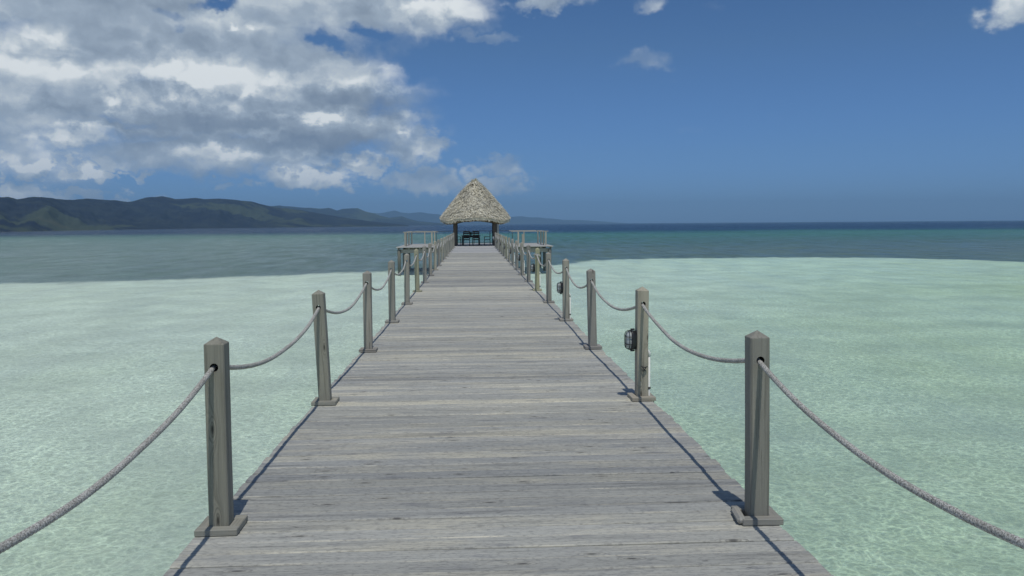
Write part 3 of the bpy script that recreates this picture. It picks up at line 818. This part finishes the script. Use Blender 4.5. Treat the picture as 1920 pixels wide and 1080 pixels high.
rnd = random.Random(4)
def blade(p0, p1, wd, nrm):
    d_ = p1-p0; s_ = d_.cross(nrm).normalized()*wd
    k = len(verts); mid_ = (p0+p1)/2+nrm*.015
    verts.extend([p0-s_, p0+s_, mid_+s_, mid_-s_, p1+s_*.5, p1-s_*.5]); faces.extend([(k, k+1, k+2, k+3), (k+3, k+2, k+4, k+5)])
for i in range(27000):
    th = rnd.random()*2*math.pi; t = 1-math.sqrt(rnd.random())
    if i % 6 == 0: t = rnd.random()*.05
    L = rnd.uniform(.13, .36)
    t0 = t; t1 = t-L/3.9
    a = roofpt(th, t0, .0)
    dth = rnd.gauss(0, .06)
    if t1 < 0: c = roofpt(th+dth, 0, .03)+Vector((0, 0, t1*3.2*rnd.uniform(-.3, 1.0)))
    else: c = roofpt(th+dth, t1, rnd.uniform(.0, .15))
    n_ = Vector((math.cos(th), math.sin(th), .8)).normalized()
    blade(a+n_*.02, c+n_*rnd.uniform(.01, .05), rnd.uniform(.010, .025), n_)
for i in range(260):
    th = rnd.random()*6.3; a = roofpt(th, rnd.uniform(.93, 1)); n_ = Vector((math.cos(th), math.sin(th), .8)).normalized()
    blade(a, a+Vector((math.cos(th)*.1, math.sin(th)*.1, rnd.uniform(-.1, .20))), .016, n_)
me = bpy.data.meshes.new('thatch'); me.from_pydata(verts, [], faces)
tag(link('thatch', me, M_THATCH, roof), kind='stuff')
link('roof_ridge_cap', tube([(-.1, 0, 4.93), (.0, 0, 5.02), (.16, -.02, 4.92)], .06, 8), M_BLACK, roof)

# ------------------------------------------------------------------ dining set under the roof
def chair_proto():
    t = thing('dining_chair', 'x', 'chair', group='dark dining chairs round the pavilion table')
    link('seat', box((0, 0, .44), (.50, .48, .035), None, .006), M_DARKX, t)
    for x in (-.23, .23):
        link('leg', box((x, .21, .33), (.045, .045, .66), None, .004), M_DARKZ, t)
        link('leg', box((x, -.22, .54), (.045, .045, 1.08), (R(0), 0, 0), .004), M_DARKZ, t)
        link('armrest', box((x, -.01, .675), (.055, .46, .028), None, .004), M_DARKX, t)
    for z_ in (.60, .76, .92, 1.05): link('back_slat', box((0, -.22, z_), (.41, .022, .075), None, .003), M_DARKX, t)
    return t
tb = thing('dining_table', 'dark wooden dining table under the thatched roof', 'table', (-.28, 62.2, 0))
link('table_top', box((0, 0, .74), (1.5, .95, .05), None, .008), M_DARKX, tb)
link('apron', box((0, 0, .665), (1.36, .8, .08), None, .004), M_DARKX, tb)
for x in (-.66, .66):
    for y in (-.38, .38): link('leg', box((x, y, .31), (.08, .08, .62), None, .004), M_DARKZ, tb)
ch = chair_proto()
seats = [((-.62, 61.45, 0), 0, 'dark slatted chair with its back to the camera, left side of the table'),
         ((.10, 61.42, 0), R(4), 'dark slatted chair with its back to the camera, right side of the table'),
         ((-.62, 62.98, 0), R(180), 'dark chair on the far side of the table, left'),
         ((.10, 62.98, 0), R(178), 'dark chair on the far side of the table, right'),
         ((-1.28, 62.2, 0), R(-90), 'dark armchair seen from the side at the left end of the table'),
         ((.98, 62.1, 0), R(90), 'dark armchair seen from the side at the right end of the table, pulled out')]
for i, (l_, rz, lab) in enumerate(seats):
    if i == 0: ch.location = l_; ch.rotation_euler = (0, 0, rz); ch['label'] = lab
    else: dup_tree(ch, l_, (0, 0, rz), lab)
# greenish seat cushions hung on the near chairs are not told apart; a small plant pot stands on the table
pot = thing('table_plant', 'small green plant in the middle of the pavilion table', 'plant', (-.28, 62.2, .765))
link('pot', tube([(0, 0, 0), (0, 0, .07), (0, 0, .13)], lambda t: .05+.025*t, 12), M_THATCHIN, pot)
M_LEAF = plain('leaf_green', (.05, .10, .035), .6)
bm = bmesh.new(); rnd = random.Random(3)
for i in range(46):
    a = rnd.random()*6.28; e = rnd.uniform(.3, 1.4); L = rnd.uniform(.12, .26)
    d_ = Vector((math.cos(a)*math.cos(e), math.sin(a)*math.cos(e), math.sin(e))); s_ = d_.orthogonal().normalized()*.025
    p0 = Vector((0, 0, .11)); mm = p0+d_*L*.55; p1 = p0+d_*L-Vector((0, 0, .03))
    vs = [bm.verts.new(v) for v in (p0, mm+s_, p1, mm-s_)]; bm.faces.new(vs)
link('foliage', fin(bm), M_LEAF, pot)
